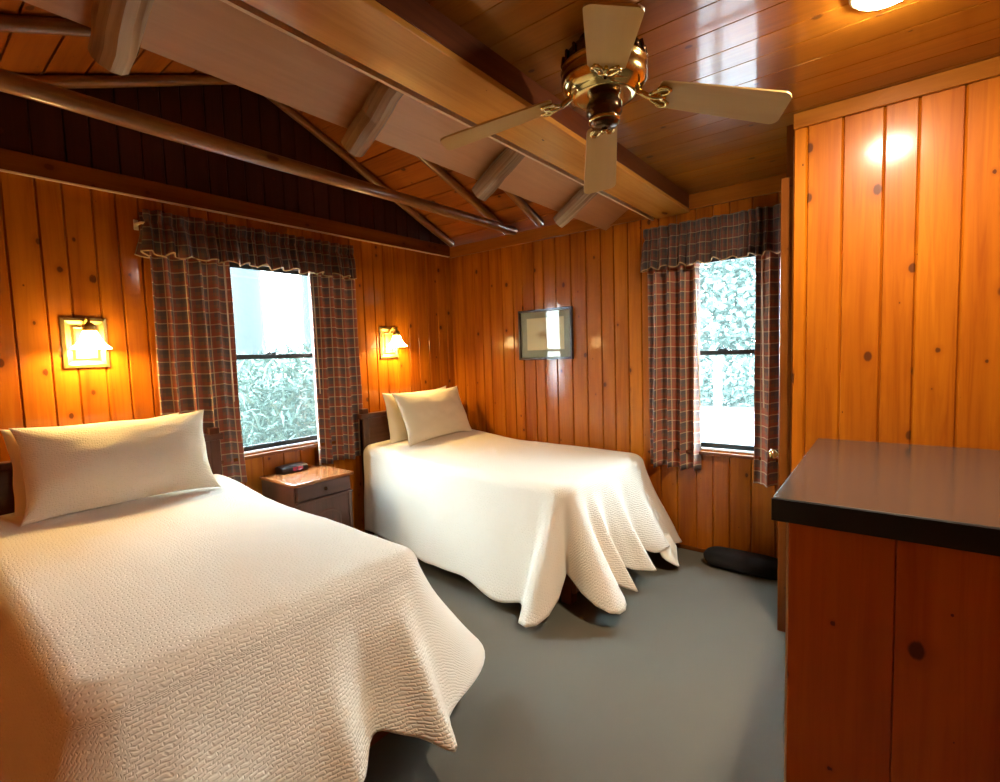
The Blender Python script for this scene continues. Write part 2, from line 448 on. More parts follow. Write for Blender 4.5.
# flat boarded ceiling on the right (boards run along x)
mb = MB(); y = YF; widths = [.135, .16, .145, .15]; i = 0
while y < YB - .01:
    y2 = min(y + widths[i % 4], YB); i += 1; g = .003; rn = random.random()
    x0, x1 = -1.15, XR
    for (p, q, zp, zq) in ((y, y + g, ZC + .005, ZC), (y + g, y2 - g, ZC, ZC), (y2 - g, y2, ZC, ZC + .005)):
        mb.quad([(x0, q, zq), (x1, q, zq), (x1, p, zp), (x0, p, zp)], [(q - y, x0), (q - y, x1), (p - y, x1), (p - y, x0)], rn)
    y = y2
mb.box((-1.15, YF - .1, ZC + .006), (XR + .1, YB + .1, ZC + .12), grain=0)
tag(mb.build('ceiling', M['ceiling']), kind='structure')

# open gable roof above the left part (ridge along x, boards along x)
mb = MB()
for sgn, yend in ((1, YB + .1), (-1, YF - .1)):
    n = 12; x0, x1 = XL - .1, -1.22
    for k in range(n):
        ya = RIDGE_Y + (yend - RIDGE_Y) * k / n; yb = RIDGE_Y + (yend - RIDGE_Y) * (k + 1) / n
        za, zb = roof_z(ya), roof_z(yb); rn = random.random(); s_ = .006 * sgn
        L_ = abs(yb - ya)
        mb.hexa([(x0, ya + s_, za - SL * .006), (x1, ya + s_, za - SL * .006), (x0, yb - s_, zb + SL * .006), (x1, yb - s_, zb + SL * .006),
                 (x0, ya + s_, za + .03), (x1, ya + s_, za + .03), (x0, yb - s_, zb + .03), (x1, yb - s_, zb + .03)][::1], 0, rn)
    mb.hexa([(x0, RIDGE_Y, RIDGE_Z + .02), (x1, RIDGE_Y, RIDGE_Z + .02), (x0, yend, roof_z(yend) + .02), (x1, yend, roof_z(yend) + .02),
             (x0, RIDGE_Y, RIDGE_Z + .1), (x1, RIDGE_Y, RIDGE_Z + .1), (x0, yend, roof_z(yend) + .1), (x1, yend, roof_z(yend) + .1)], 0)
tag(mb.build('ceiling_roof', M['roof']), kind='structure')
# plain unseen wall added above the beam to keep stray light out
mb = MB(); mb.box((-1.24, YF - .1, 2.60), (-1.16, YB + .1, 3.56), grain=1)
tag(mb.build('wall_light_seal', M['roof']), kind='structure')

# old eave: sloping sheathing with log rafter tails under it
EX, EZ, EA = -1.802, 2.463, radians(31)
def eave(x): return EZ + (x - EX) * math.tan(EA)
mb = MB(); x1 = -1.245; th = .025
mb.hexa([(EX, YF, EZ), (x1, YF, eave(x1)), (EX, YB - .001, EZ), (x1, YB - .001, eave(x1)),
         (EX, YF, EZ + th), (x1, YF, eave(x1) + th), (EX, YB - .001, EZ + th), (x1, YB - .001, eave(x1) + th)], 1)
tag(mb.build('ceiling_eave', M['eave']), kind='structure')

# boxed beam
mb = MB(); mb.box((-1.395, YF, 2.475), (-1.15, YB - .001, 2.500), grain=1)
bm_ = mb.build('beam', M['beam'], bevel=.003); tag(bm_, kind='structure')
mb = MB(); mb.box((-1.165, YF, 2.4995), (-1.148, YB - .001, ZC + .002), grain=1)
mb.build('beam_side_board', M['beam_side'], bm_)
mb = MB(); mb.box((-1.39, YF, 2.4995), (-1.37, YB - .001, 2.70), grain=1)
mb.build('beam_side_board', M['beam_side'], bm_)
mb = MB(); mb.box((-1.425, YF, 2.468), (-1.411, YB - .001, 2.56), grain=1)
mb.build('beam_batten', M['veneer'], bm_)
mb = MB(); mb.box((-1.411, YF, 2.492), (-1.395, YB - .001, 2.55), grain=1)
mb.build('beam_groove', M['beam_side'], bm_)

# trim boards
def trim(name, lo, hi, m='trim', bead=None):
    mb = MB(); mb.box(lo, hi); o = mb.build(name, M[m], bevel=.003); tag(o, kind='structure')
    if bead:
        mb = MB(); mb.box(*bead); mb.build('bead', M['veneer'], o)
    return o
trim('trim_1', (XL + .0002, YF, 2.503), (XL + .022, YB - .0221, 2.607), 'pine_dark', bead=((XL + .0002, YF, 2.496), (XL + .026, YB - .03, 2.503)))
trim('trim_2', (XL + .0002, YB - .022, 2.49), (XP, YB - .0002, 2.594))
trim('trim_3', (XP, YP - .018, 2.524), (XR, YP - .0002, 2.594))
trim('trim_4', (XP - .001, YP + .001, 0), (XP + .0, YP + .088, 2.5), 'pine_dark')
trim('baseboard_back', (-1.6, YB - .014, .0005), (XP - .05, YB - .0002, .028), 'pine_dark')
trim('baseboard_left', (XL + .0002, YF, .0005), (XL + .014, YB - .02, .05), 'pine_dark')

# ------------------------------------------------------------------ closet / bathroom door between partition and back wall
d = thing('door_1', None, None, (-.41, 2.9, 0), kind='structure')
mb = MB(); mb.box((-.446, 2.865, 0.001), (-.387, 2.915, 2.33)); mb.build('door_casing', M['pine_dark'], d, bevel=.003)
mb = MB(); mb.box((-.438, 2.917, .012), (-.390, 3.62, 2.03)); mb.build('door_panel', M['pine_dark'], d, bevel=.003)
mb = MB(); mb.box((-.437, 3.622, .001), (-.387, 3.70, 2.33)); mb.build('door_casing', M['pine_dark'], d, bevel=.003)
mb = MB(); mb.box((-.430, 2.916, 2.04), (-.387, 3.621, 2.594)); mb.build('door_header', M['pine_dark'], d)
mb = MB(); mb.lathe([(.0, .0), (.026, .0), (.026, -.006), (.011, -.008), (.009, -.028), (.020, -.036), (.027, -.048), (.025, -.060), (.014, -.068), (0, -.069)], (-.438, 2.965, .925), axis='x')
mb.build('door_knob', M['brass'], d)

# ------------------------------------------------------------------ windows
def window(name, mp, W, side_mat):
    a, b, z0, z1 = W
    w = thing(name, None, None, mp((a + b) / 2, -.05, z0), kind='structure')
    def bx(c, d_, s0, s1, e0, e1, nm, m, par=w, bev=.003):
        mb = MB()
        p, q = mp(c, d_, e0), mp(s0, s1, e1)
        lo = tuple(min(p[i], q[i]) for i in range(3)); hi = tuple(max(p[i], q[i]) for i in range(3))
        mb.box(lo, hi); return mb.build(nm, M[m], par, bevel=bev)
    # wooden reveal and casing
    bx(a - .002, -.098, a + .018, .012, z0, z1, 'jamb', 'pine_dark')
    bx(b - .018, -.098, b + .002, .012, z0, z1, 'jamb', 'pine_dark')
    bx(a + .018, -.098, b - .018, .012, z1 - .02, z1, 'head_jamb', 'pine_dark')
    bx(a - .05, .0005, a - .003, .016, z0 - .06, z1 + .05, 'casing', 'pine_dark')
    bx(b + .003, .0005, b + .05, .016, z0 - .06, z1 + .05, 'casing', 'pine_dark')
    bx(a - .05, .0005, b + .05, .017, z1 + .051, z1 + .11, 'casing', 'pine_dark')
    bx(a - .06, .0005, b + .06, .045, z0 - .032, z0 - .008, 'window_sill', 'pine_dark')
    bx(a + .018, -.098, b - .018, -.001, z0 - .004, z0 + .012, 'pale_sill_strip', 'white_vinyl')
    # outer metal frame
    zm = (z0 + z1) / 2 - .005
    for nm, dd, s0, s1 in (('upper_sash', -.075, zm - .012, z1 - .021), ('lower_sash', -.045, z0 + .013, zm + .022)):
        f = MB(); c, e = a + .019, b - .019; t = .026
        def fb(u0, u1, v0, v1):
            p, q = mp(u0, dd - .012, v0), mp(u1, dd + .012, v1)
            f.box(tuple(min(p[i], q[i]) for i in range(3)), tuple(max(p[i], q[i]) for i in range(3)))
        fb(c, c + t, s0, s1); fb(e - t, e, s0, s1); fb(c + t, e - t, s0, s0 + (.034 if nm == 'lower_sash' else .03)); fb(c + t, e - t, s1 - .034, s1)
        so = f.build(nm, M['black_metal'], w, bevel=.002)
        g = MB(); p, q = mp(c + t - .004, dd - .002, s0 + .026), mp(e - t + .004, dd + .002, s1 - .03)
        g.box(tuple(min(p[i], q[i]) for i in range(3)), tuple(max(p[i], q[i]) for i in range(3))); g.build('pane', M['glass'], so)
    sc_ = bx(a + .020, -.096, b - .020, -.0945, z0 + .014, z1 - .022, 'haze_sheet', 'veil', bev=0)  # added sheet behind the sashes, washes out the view like haze
    um = (a + b) / 2
    bx(um - .035, -.034, um + .035, -.012, zm + .022, zm + .036, 'sash_lock', 'black_metal')
    return w
window('window_1', mpL, W1, 1)
window('window_2', mpB, W2, 1)

# ------------------------------------------------------------------ curtains
def curtain(mp, u0, u1, z0, z1, d0, nf, seed, label, group, wand_u, wand_z, tone='plaid', lean=0.0, wand_d=.03):
    rng = random.Random(seed)
    ph = rng.random() * 6; amps = [rng.uniform(.55, 1.1) for _ in range(nf + 3)]
    NU, NV = nf * 20, 36
    c0 = mp((u0 + u1) / 2, d0, z0)
    root = thing('curtain', label, 'curtain', c0, group)
    mb = MB()
    w = u1 - u0; full = 1.55
    def fn(i, j):
        s = i / NU; t = j / NV           # t 0 at the top
        z = z1 + (z0 - z1) * t
        x = s * nf; k = int(x); am = amps[k] * (1 - (x - k)) + amps[k + 1] * (x - k)
        th = 2 * pi * x + ph + .5 * sin(2.1 * t + seed)
        A = (.044 + .004 * t) * am if nf > 2 else .03
        dep = d0 + A * sin(th) + .006 * noise.noise(Vector((s * 4, t * 3, seed)))
        u = u0 + s * w + .016 * cos(th) * am * (.4 + .6 * t) + lean * t * (s - .5) * w + .012 * noise.noise(Vector((s * 3, t * 2.2, seed + 9)))
        zz = z + (.007 * sin(th * .5 + 1) + .006 * noise.noise(Vector((s * 9, 3, seed)))) * t
        return mp(u, dep, zz), (s * w * full, z)
    mb.grid(fn, NU, NV)
    mb.build('cloth', M[tone], root, solid=.003)
    mb = MB()
    mb.tube([mp(wand_u[0], d0 + wand_d, wand_z[1]), mp((wand_u[0] + wand_u[1]) / 2, d0 + wand_d + .002, (wand_z[0] + wand_z[1]) / 2), mp(wand_u[1], d0 + wand_d, wand_z[0])], .0045, n=8)
    o = mb.build('draw_wand', M['cream'], root); o['label'] = 'thin cream draw wand'
    return root

def valance(mp, u0, u1, z0, z1, dep, seed, label):
    rng = random.Random(seed)
    c0 = mp((u0 + u1) / 2, dep, z1)
    root = thing('curtain_valance', label, 'valance', c0, 'plaid ruffled valances over the windows')
    # path : return, front, return
    pts = []; ret = dep - .02
    n1, n2 = 14, 330
    for k in range(n1): pts.append((u0, .02 + ret * k / n1, 0, -1))
    for k in range(n2 + 1): pts.append((u0 + (u1 - u0) * k / n2, dep, 1, 0))
    for k in range(1, n1 + 1): pts.append((u1, dep - ret * k / n1, 0, 1))
    ln = [0]
    for p, q in zip(pts, pts[1:]): ln.append(ln[-1] + sqrt((p[0] - q[0]) ** 2 + (p[1] - q[1]) ** 2))
    NV = 22; tot = ln[-1]
    def fold(s, t):
        a = .017 * sin(s * 2 * pi / .070 + 5 * noise.noise(Vector((s * 6, seed, 0)))) + .016 * noise.noise(Vector((s * 22, t * 1.5, seed)))
        return a * (.55 + .9 * abs(t - .28)) * 1.3
    def fn(i, j):
        u, dd, f, sgn = pts[i]; t = j / NV; s = ln[i]
        z = z1 + (z0 - z1) * t
        k = fold(s, t)
        pinch = exp(-((t - .27) / .05) ** 2) * .010
        flare = .03 * max(0, t - .3)
        off = k - pinch + flare
        zz = z + (.010 * noise.noise(Vector((s * 16, seed + 4, 0))) if j == 0 else 0) + (t ** 4) * (.012 * sin(s * 2 * pi / .11 + seed) + .012 * noise.noise(Vector((s * 11, seed + 7, 0))))
        if f: P = mp(u, dd + off, zz)
        else: P = mp(u + sgn * off, dd, zz)
        return P, (s * 2.3, z)
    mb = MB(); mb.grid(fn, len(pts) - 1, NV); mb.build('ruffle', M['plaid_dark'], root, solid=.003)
    mb = MB()
    mb.tube([Vector(fn(i, NV)[0]) - Vector((0, 0, .001)) for i in range(0, len(pts), 1)], .0045, n=6)
    o = mb.build('hem_fringe', M['hem'], root); o['label'] = 'tan fringed hem'
    return root

def rod(mp, u0, u1, z, dep, label):
    mb = MB()
    pts = [mp(u0, .002, z), mp(u0, dep - .02, z), mp(u0 + .006, dep - .005, z), mp(u0 + .02, dep, z), mp((u0 + u1) / 2, dep, z), mp(u1 - .02, dep, z), mp(u1 - .006, dep - .005, z), mp(u1, dep - .02, z), mp(u1, .002, z)]
    root = thing('curtain_rod', label, 'curtain rod', mp((u0 + u1) / 2, 0, z), 'curtain rods behind the valances')
    mb.tube(pts, .008, n=10); mb.build('rail', M['cream'], root)
    for u in (u0, u1):
        mb = MB(); p, q = mp(u - .012, .0005, z - .03), mp(u + .012, .006, z + .03)
        mb.box(tuple(min(p[i], q[i]) for i in range(3)), tuple(max(p[i], q[i]) for i in range(3))); mb.build('bracket', M['cream'], root, bevel=.002)
    return root

g1 = 'plaid curtain panels at the windows'
curtain(mpL, 1.06, 1.51, .70, 2.30, .064, 5, 3, 'plaid curtain panel behind the pillows of the near bed, left side of its window', g1, (1.475, 1.48), (1.25, 2.17), lean=.06)
curtain(mpL, 2.08, 2.48, .70, 2.30, .064, 4, 8, 'plaid curtain panel between the nightstand window and the far bed', g1, (2.105, 2.115), (1.25, 2.17), lean=.05)
curtain(mpB, -1.435, -1.06, .625, 2.28, .066, 4, 5, 'wide plaid curtain panel hanging beside the foot of the far bed', g1, (-1.085, -1.055), (1.10, 2.06))
curtain(mpB, -.70, -.50, .58, 2.28, .070, 2, 12, 'narrow plaid curtain panel hanging next to the brass door knob', g1, (-.665, -.650), (1.10, 2.06))
valance(mpL, 1.06, 2.46, 2.155, 2.405, .125, 2, 'gathered plaid valance above the window between the two wall sconces')
valance(mpB, -1.425, -.545, 2.095, 2.385, .125, 6, 'gathered plaid valance above the narrow window near the door')
rod(mpL, 1.035, 2.485, 2.335, .080, 'cream curtain rod behind the valance over the nightstand window')
rod(mpB, -1.44, -.56, 2.31, .080, 'cream curtain rod behind the valance over the narrow window near the door')

# ------------------------------------------------------------------ roof poles
def pole(name, a, b, r0, r1, label, group, seed, bend=.012, m='log', n=14):
    a, b = Vector(a), Vector(b); K = 14
    mb = MB(); path = []; rad = []
    for k in range(K + 1):
        t = k / K
        p = a.lerp(b, t) + Vector((bend * noise.noise(Vector((t * 2.5, seed, 0))), 0, bend * noise.noise(Vector((t * 2.5, seed, 5)))))
        path.append(p); rad.append(r0 + (r1 - r0) * t)
    c = (a + b) / 2
    mb.tube(path, rad, n=n, wob=.12, seed=seed)
    o = mb.build(name, M[m], org=tuple(c)); tag(o, label, 'log pole', group); return o
pole('tie_pole', (-2.69, YF + .001, 2.600), (-2.69, YB - .023, 2.612), .043, .036, 'long peeled log tie pole crossing under the open roof', None, 1.3)
off = .031
def rz(y): return roof_z(y) - off - .004
names = {-3.45: ('against the dark end gable', 'gable'), -2.768: ('meeting the long tie pole at the end wall', 'tie'), -2.40: ('running up behind the sloping eave boards', 'eave')}
for x, (txt, _) in names.items():
    pole('rafter_pole', (x, YB - .03, rz(YB - .03)), (x - (.10 if x < -2.5 and x > -3 else 0), RIDGE_Y + .04, rz(RIDGE_Y + .04)), .033, .030,
         'peeled log rafter on the window-wall slope, %s' % txt, 'log rafters under the open roof', x)
    pole('rafter_pole', (x, YF + .02, rz(YF + .02)), (x - (.10 if x < -2.5 and x > -3 else 0), RIDGE_Y - .04, rz(RIDGE_Y - .04)), .033, .030,
         'peeled log rafter on the camera-side slope, %s' % txt, 'log rafters under the open roof', x + 20)
tails = [(.50, 'rafter tail log with a pale cut end, at the top left corner of the photo'),
         (1.335, 'pale rafter tail log under the eave boards, above the window valance'),
         (2.155, 'pale rafter tail log under the eave boards, just behind the left fan blade tip'),
         (2.985, 'short pale rafter tail log under the eave boards, closest to the paneled end wall')]
for k, (y, lab) in enumerate(tails):
    r = .056 - .004 * k / 3
    nx, nz = sin(EA), -cos(EA)      # below the sheathing
    def at(x, dy=0): return Vector((x + nx * (r + .001), y + dy, eave(x) + nz * (r + .001)))
    mb = MB(); K = 8; path = [at(-1.445 + (-1.838 + 1.445) * t / K, .01 * noise.noise(Vector((t * .5, k, 0)))) for t in range(K + 1)]
    mb.tube(path, [r * (1 - .03 * (t % 2)) if t < K else r * .9 for t in range(K + 1)], n=11, wob=.2, seed=k * 3.1, sm=False)
    tag(mb.build('rafter_tail', M['log_end'], org=tuple(at(-1.62))), lab, 'log rafter tail', 'log rafter tails under the eave')

# ------------------------------------------------------------------ wall sconces
def sconce(y, label):
    z0, z1 = 1.505, 1.778; hw = .10; x = XL
    r = thing('wall_sconce', label, 'wall lamp', (x, y, 1.64), 'brass wall sconces over the beds')
    # stepped square back plate
    mb = MB(); steps = [(0, .0003), (0, .012), (.016, .018), (.034, .010), (.040, .010), (.052, .018), (.060, .014)]
    pr = []
    for ins, d in steps:
        pr.append([(x + d, y - hw + ins, z0 + ins), (x + d, y + hw - ins, z0 + ins), (x + d, y + hw - ins, z1 - ins), (x + d, y - hw + ins, z1 - ins)])
    for A, B in zip(pr, pr[1:]):
        for k in range(4): mb.quad([A[k], A[(k + 1) % 4], B[(k + 1) % 4], B[k]])
    mb.quad(pr[-1]); mb.build('back_plate', M['antique'], r)
    sx = x + .115
    mb = MB()
    mb.tube([(x + .012, y, z1 - .055), (x + .04, y, z1 - .025), (x + .075, y, z1 - .005), (sx - .01, y, z1 - .012), (sx, y, z1 - .04)], .007, n=10)
    mb.build('arm', M['antique'], r)
    mb = MB(); mb.lathe([(.0, .0), (.012, 0), (.020, -.010), (.031, -.018), (.033, -.045), (.030, -.047), (.0, -.047)], (sx, y, z1 - .030), n=24)
    mb.build('shade_holder', M['antique'], r)
    zt = z1 - .078
    mb = MB(); mb.lathe([(.0, 0), (.028, 0), (.036, -.018), (.045, -.045), (.064, -.072), (.086, -.092), (.088, -.096)], (sx, y, zt), n=32)
    o = mb.build('glass_shade', M['sconce_glass'], r, solid=.003)
    mb = MB(); mb.lathe([(.0, -.050), (.024, -.052), (.034, -.064), (.036, -.078), (.026, -.092), (.0, -.098)], (sx, y, zt), n=24)
    mb.build('bulb', M['sconce_glow'], r)
    return r
sconce(.750, 'lit brass wall sconce above the pillows of the near bed')
sconce(2.872, 'lit brass wall sconce above the pillows of the far bed')

# ------------------------------------------------------------------ framed picture
PX0, PX1, PZ0, PZ1 = -2.672, -2.115, 1.450, 1.893
pt = thing('framed_picture', 'small framed landscape print with grey mat hanging on the paneled end wall', 'picture', ((PX0 + PX1) / 2, YB, (PZ0 + PZ1) / 2))
mb = MB(); fw = .020; y0, y1 = YB - .030, YB - .0005
mb.box((PX0, y0, PZ0), (PX0 + fw, y1, PZ1)); mb.box((PX1 - fw, y0, PZ0), (PX1, y1, PZ1))
mb.box((PX0 + fw, y0, PZ0), (PX1 - fw, y1, PZ0 + fw)); mb.box((PX0 + fw, y0, PZ1 - fw), (PX1 - fw, y1, PZ1))
mb.build('frame', M['frame'], pt, bevel=.003)
mb = MB(); mb.box((PX0 + fw, YB - .012, PZ0 + fw), (PX1 - fw, YB - .008, PZ1 - fw)); mb.build('mat_board', M['matboard'], pt)
a0, a1, b0, b1 = PX0 + .085, PX1 - .085, PZ0 + .085, PZ1 - .075
mb = MB()
mb.quad([(a0, YB - .0125, b0), (a1, YB - .0125, b0), (a1, YB - .0125, b1), (a0, YB - .0125, b1)], [(0, 0), (1, 0), (1, 1), (0, 1)])
mb.build('print', M['print'], pt)
mb = MB(); mb.box((PX0 + fw, YB - .020, PZ0 + fw), (PX1 - fw, YB - .018, PZ1 - fw)); mb.build('glass', M['glass'], pt)

# ------------------------------------------------------------------ ceiling fan
FX, FY = -.816, 1.679
fan = thing('ceiling_fan', 'brass ceiling fan with four pale blades beside the boxed beam', 'ceiling fan', (FX, FY, ZC))
mb = MB(); mb.lathe([(.0, ZC - .0005), (.085, ZC - .0005), (.088, ZC - .02), (.115, ZC - .035), (.138, ZC - .06), (.142, ZC - .095)], (FX, FY, 0), n=40)
for k in range(20):
    th = 2 * pi * k / 20
    mb.tube([(FX + .1395 * cos(th), FY + .1395 * sin(th), ZC - .055), (FX + .1455 * cos(th + .06), FY + .1455 * sin(th + .06), ZC - .095)], .006, n=6)
mb.build('motor_top', M['motor'], fan)
mb = MB(); mb.lathe([(.142, ZC - .093), (.150, ZC - .098), (.150, ZC - .106), (.143, ZC - .112), (.149, ZC - .130), (.148, ZC - .150), (.138, ZC - .172), (.118, ZC - .188), (.112, ZC - .190), (.108, ZC - .196), (.09, ZC - .200), (.0, ZC - .200)], (FX, FY, 0), n=48)
mb.build('motor_housing', M['brass'], fan)
mb = MB(); mb.lathe([(.052, ZC - .199), (.055, ZC - .215), (.062, ZC - .222), (.062, ZC - .252), (.055, ZC - .260), (.050, ZC - .275), (.052, ZC - .282), (.044, ZC - .296), (.022, ZC - .304), (.0, ZC - .306)], (FX, FY, 0), n=40)
mb.build('switch_housing', M['motor'], fan)
mb = MB(); mb.lathe([(.0495, ZC - .268), (.0555, ZC - .272), (.0555, ZC - .281), (.050, ZC - .284)], (FX, FY, 0), n=40); mb.lathe([(.0, ZC - .304), (.010, ZC - .305), (.012, ZC - .314), (.0, ZC - .320)], (FX, FY, 0), n=16)
mb.build('brass_ring', M['brass'], fan)
DROOP = radians(13.5); ZI = ZC - .192
def blade_geo(ang):
    ca, sa = cos(ang), sin(ang)
    def P(r, w, h):          # r along, w across, h above the drooping blade plane
        pitch = radians(-10)
        w2, h2 = w * cos(pitch) - h * sin(pitch), w * sin(pitch) + h * cos(pitch)
        rr = .12 + (r - .12) * cos(DROOP) + h2 * sin(DROOP); zz = ZI - (r - .12) * sin(DROOP) + h2 * cos(DROOP)
        ex, ey = ca * rr - sa * w2, sa * rr + ca * w2
        zz += .052 * (ex * cos(radians(-62.5)) + ey * sin(radians(-62.5)))
        return (FX + ex, FY + ey, zz)
    mb = MB(); K = 26; r0, r1 = .185, .605; rn = random.random()
    def half(r):
        t = (r - r0) / (r1 - r0)
        w = .059 + .017 * t
        e = r1 - r
        if e < .03: w -= .03 - sqrt(max(0, .03 ** 2 - (.03 - e) ** 2))
        e = r - r0
        if e < .02: w -= .02 - sqrt(max(0, .02 ** 2 - (.02 - e) ** 2))
        return w
    rs = [r0 + (r1 - r0) * (1 - cos(pi * k / K)) / 2 for k in range(K + 1)]
    b = len(mb.V)
    for r in rs:
        w = half(r)
        for (ww, hh) in ((-w, 0), (w, 0), (w, .006), (-w, .006)): mb.V.append(P(r, ww, hh))
    for k in range(K):
        for q in range(4):
            i0, i1 = b + 4 * k + q, b + 4 * k + (q + 1) % 4
            ids = [i0, i0 + 4, i1 + 4, i1]
            wv = {0: -1, 1: 1, 2: 1, 3: -1}
            mb.face(ids, [(wv[q] * half(rs[k]), rs[k]), (wv[q] * half(rs[k + 1]), rs[k + 1]), (wv[(q + 1) % 4] * half(rs[k + 1]), rs[k + 1]), (wv[(q + 1) % 4] * half(rs[k]), rs[k])], rn)
    mb.face([b + 3, b + 2, b + 1, b], [(0, 0)] * 4, rn); e = b + 4 * K; mb.face([e, e + 1, e + 2, e + 3], [(0, 0)] * 4, rn)
    bo = mb.build('blade', M['blade'], fan)
    # scrolled iron holding the blade
    ir = MB()
    ir.tube([P(.085, 0, .016), P(.115, 0, .004), P(.150, 0, -.010), P(.185, 0, -.012), P(.215, 0, -.005)], [.011, .010, .010, .009, .006], n=10)
    for sg in (-1, 1):
        pts = []
        for k in range(13):
            a = k / 12 * 1.6 * pi
            pts.append(P(.196 + .022 * sin(a) + .01 * k / 12, sg * (.012 + .017 * (1 - cos(a))), -.008))
        ir.tube(pts, .0055, n=8)
        ir.tube([P(.150, 0, -.010), P(.172, sg * .022, -.010), P(.20, sg * .040, -.007), P(.226, sg * .036, -.005)], [.007, .006, .006, .005], n=8)
        ir.lathe([(.0, -.006), (.008, -.004), (.008, .0)], P(.222, sg * .030, -.004), n=10)
    ir.build('blade_iron', M['brass'], bo)
for k in range(4): blade_geo(radians(-61.5 + 90 * k))

# ------------------------------------------------------------------ ceiling lamp
LX, LY = -.028, 2.025
lamp = thing('ceiling_lamp', 'glowing round ceiling lamp flush on the boarded ceiling', 'ceiling lamp', (LX, LY, ZC))
mb = MB(); mb.lathe([(.0, ZC - .0005), (.100, ZC - .0005), (.100, ZC - .006), (.094, ZC - .012), (.086, ZC - .012), (.0, ZC - .010)], (LX, LY, 0), n=40); mb.build('base_ring', M['cream'], lamp)
mb = MB(); mb.lathe([(.085, ZC - .0125), (.083, ZC - .018), (.07, ZC - .024), (.045, ZC - .028), (.02, ZC - .030), (.0, ZC - .030)], (LX, LY, 0), n=40); mb.build('glass_globe', M['ceil_glow'], lamp)

# ------------------------------------------------------------------ beds
def bed(x0, x1, y0, y1, label, hb_label):
    """head at x0 (wall), foot at x1; y0..y1 across"""
    b = thing('bed', label, 'bed', ((x0 + x1) / 2, (y0 + y1) / 2, 0), 'white-covered beds against the window wall')
    m = MB(); m.box((x0, y0 + .02, .10), (x0 + .045, y1 - .02, 1.02)); m.box((x0 - .0, y0 + .0, 1.02), (x0 + .055, y1 - .0, 1.06))
    for yy in (y0 + .02, y1 - .08): m.box((x0 - .0, yy, .005), (x0 + .05, yy + .06, 1.10))
    o = m.build('headboard', M['walnut'], b, bevel=.006)
    m = MB(); m.box((x0 + .05, y0 + .05, .12), (x1 - .03, y0 + .08, .30)); m.build('side_rail', M['redwood'], b, bevel=.004)
    m = MB(); m.box((x0 + .05, y1 - .08, .12), (x1 - .03, y1 - .05, .30)); m.build('side_rail', M['redwood'], b, bevel=.004)
    m = MB(); m.box((x1 - .03, y0 + .05, .08), (x1 - .002, y1 - .05, .30)); m.build('foot_rail', M['redwood'], b, bevel=.004)
    for xx in (x0 + .12, x1 - .11):
        for yy in (y0 + .06, y1 - .13):
            m = MB(); m.box((xx, yy, 0), (xx + .07, yy + .07, .119)); m.build('leg', M['redwood'], b, bevel=.004)
    m = MB(); m.box((x0 + .06, y0 + .085, .301), (x1 - .04, y1 - .085, .47)); m.build('box_spring', M['mattress'], b, bevel=.03, seg=3)
    m = MB(); m.box((x0 + .06, y0 + .07, .471), (x1 - .05, y1 - .07, .66)); m.build('mattress', M['mattress'], b, bevel=.05, seg=4)
    return b

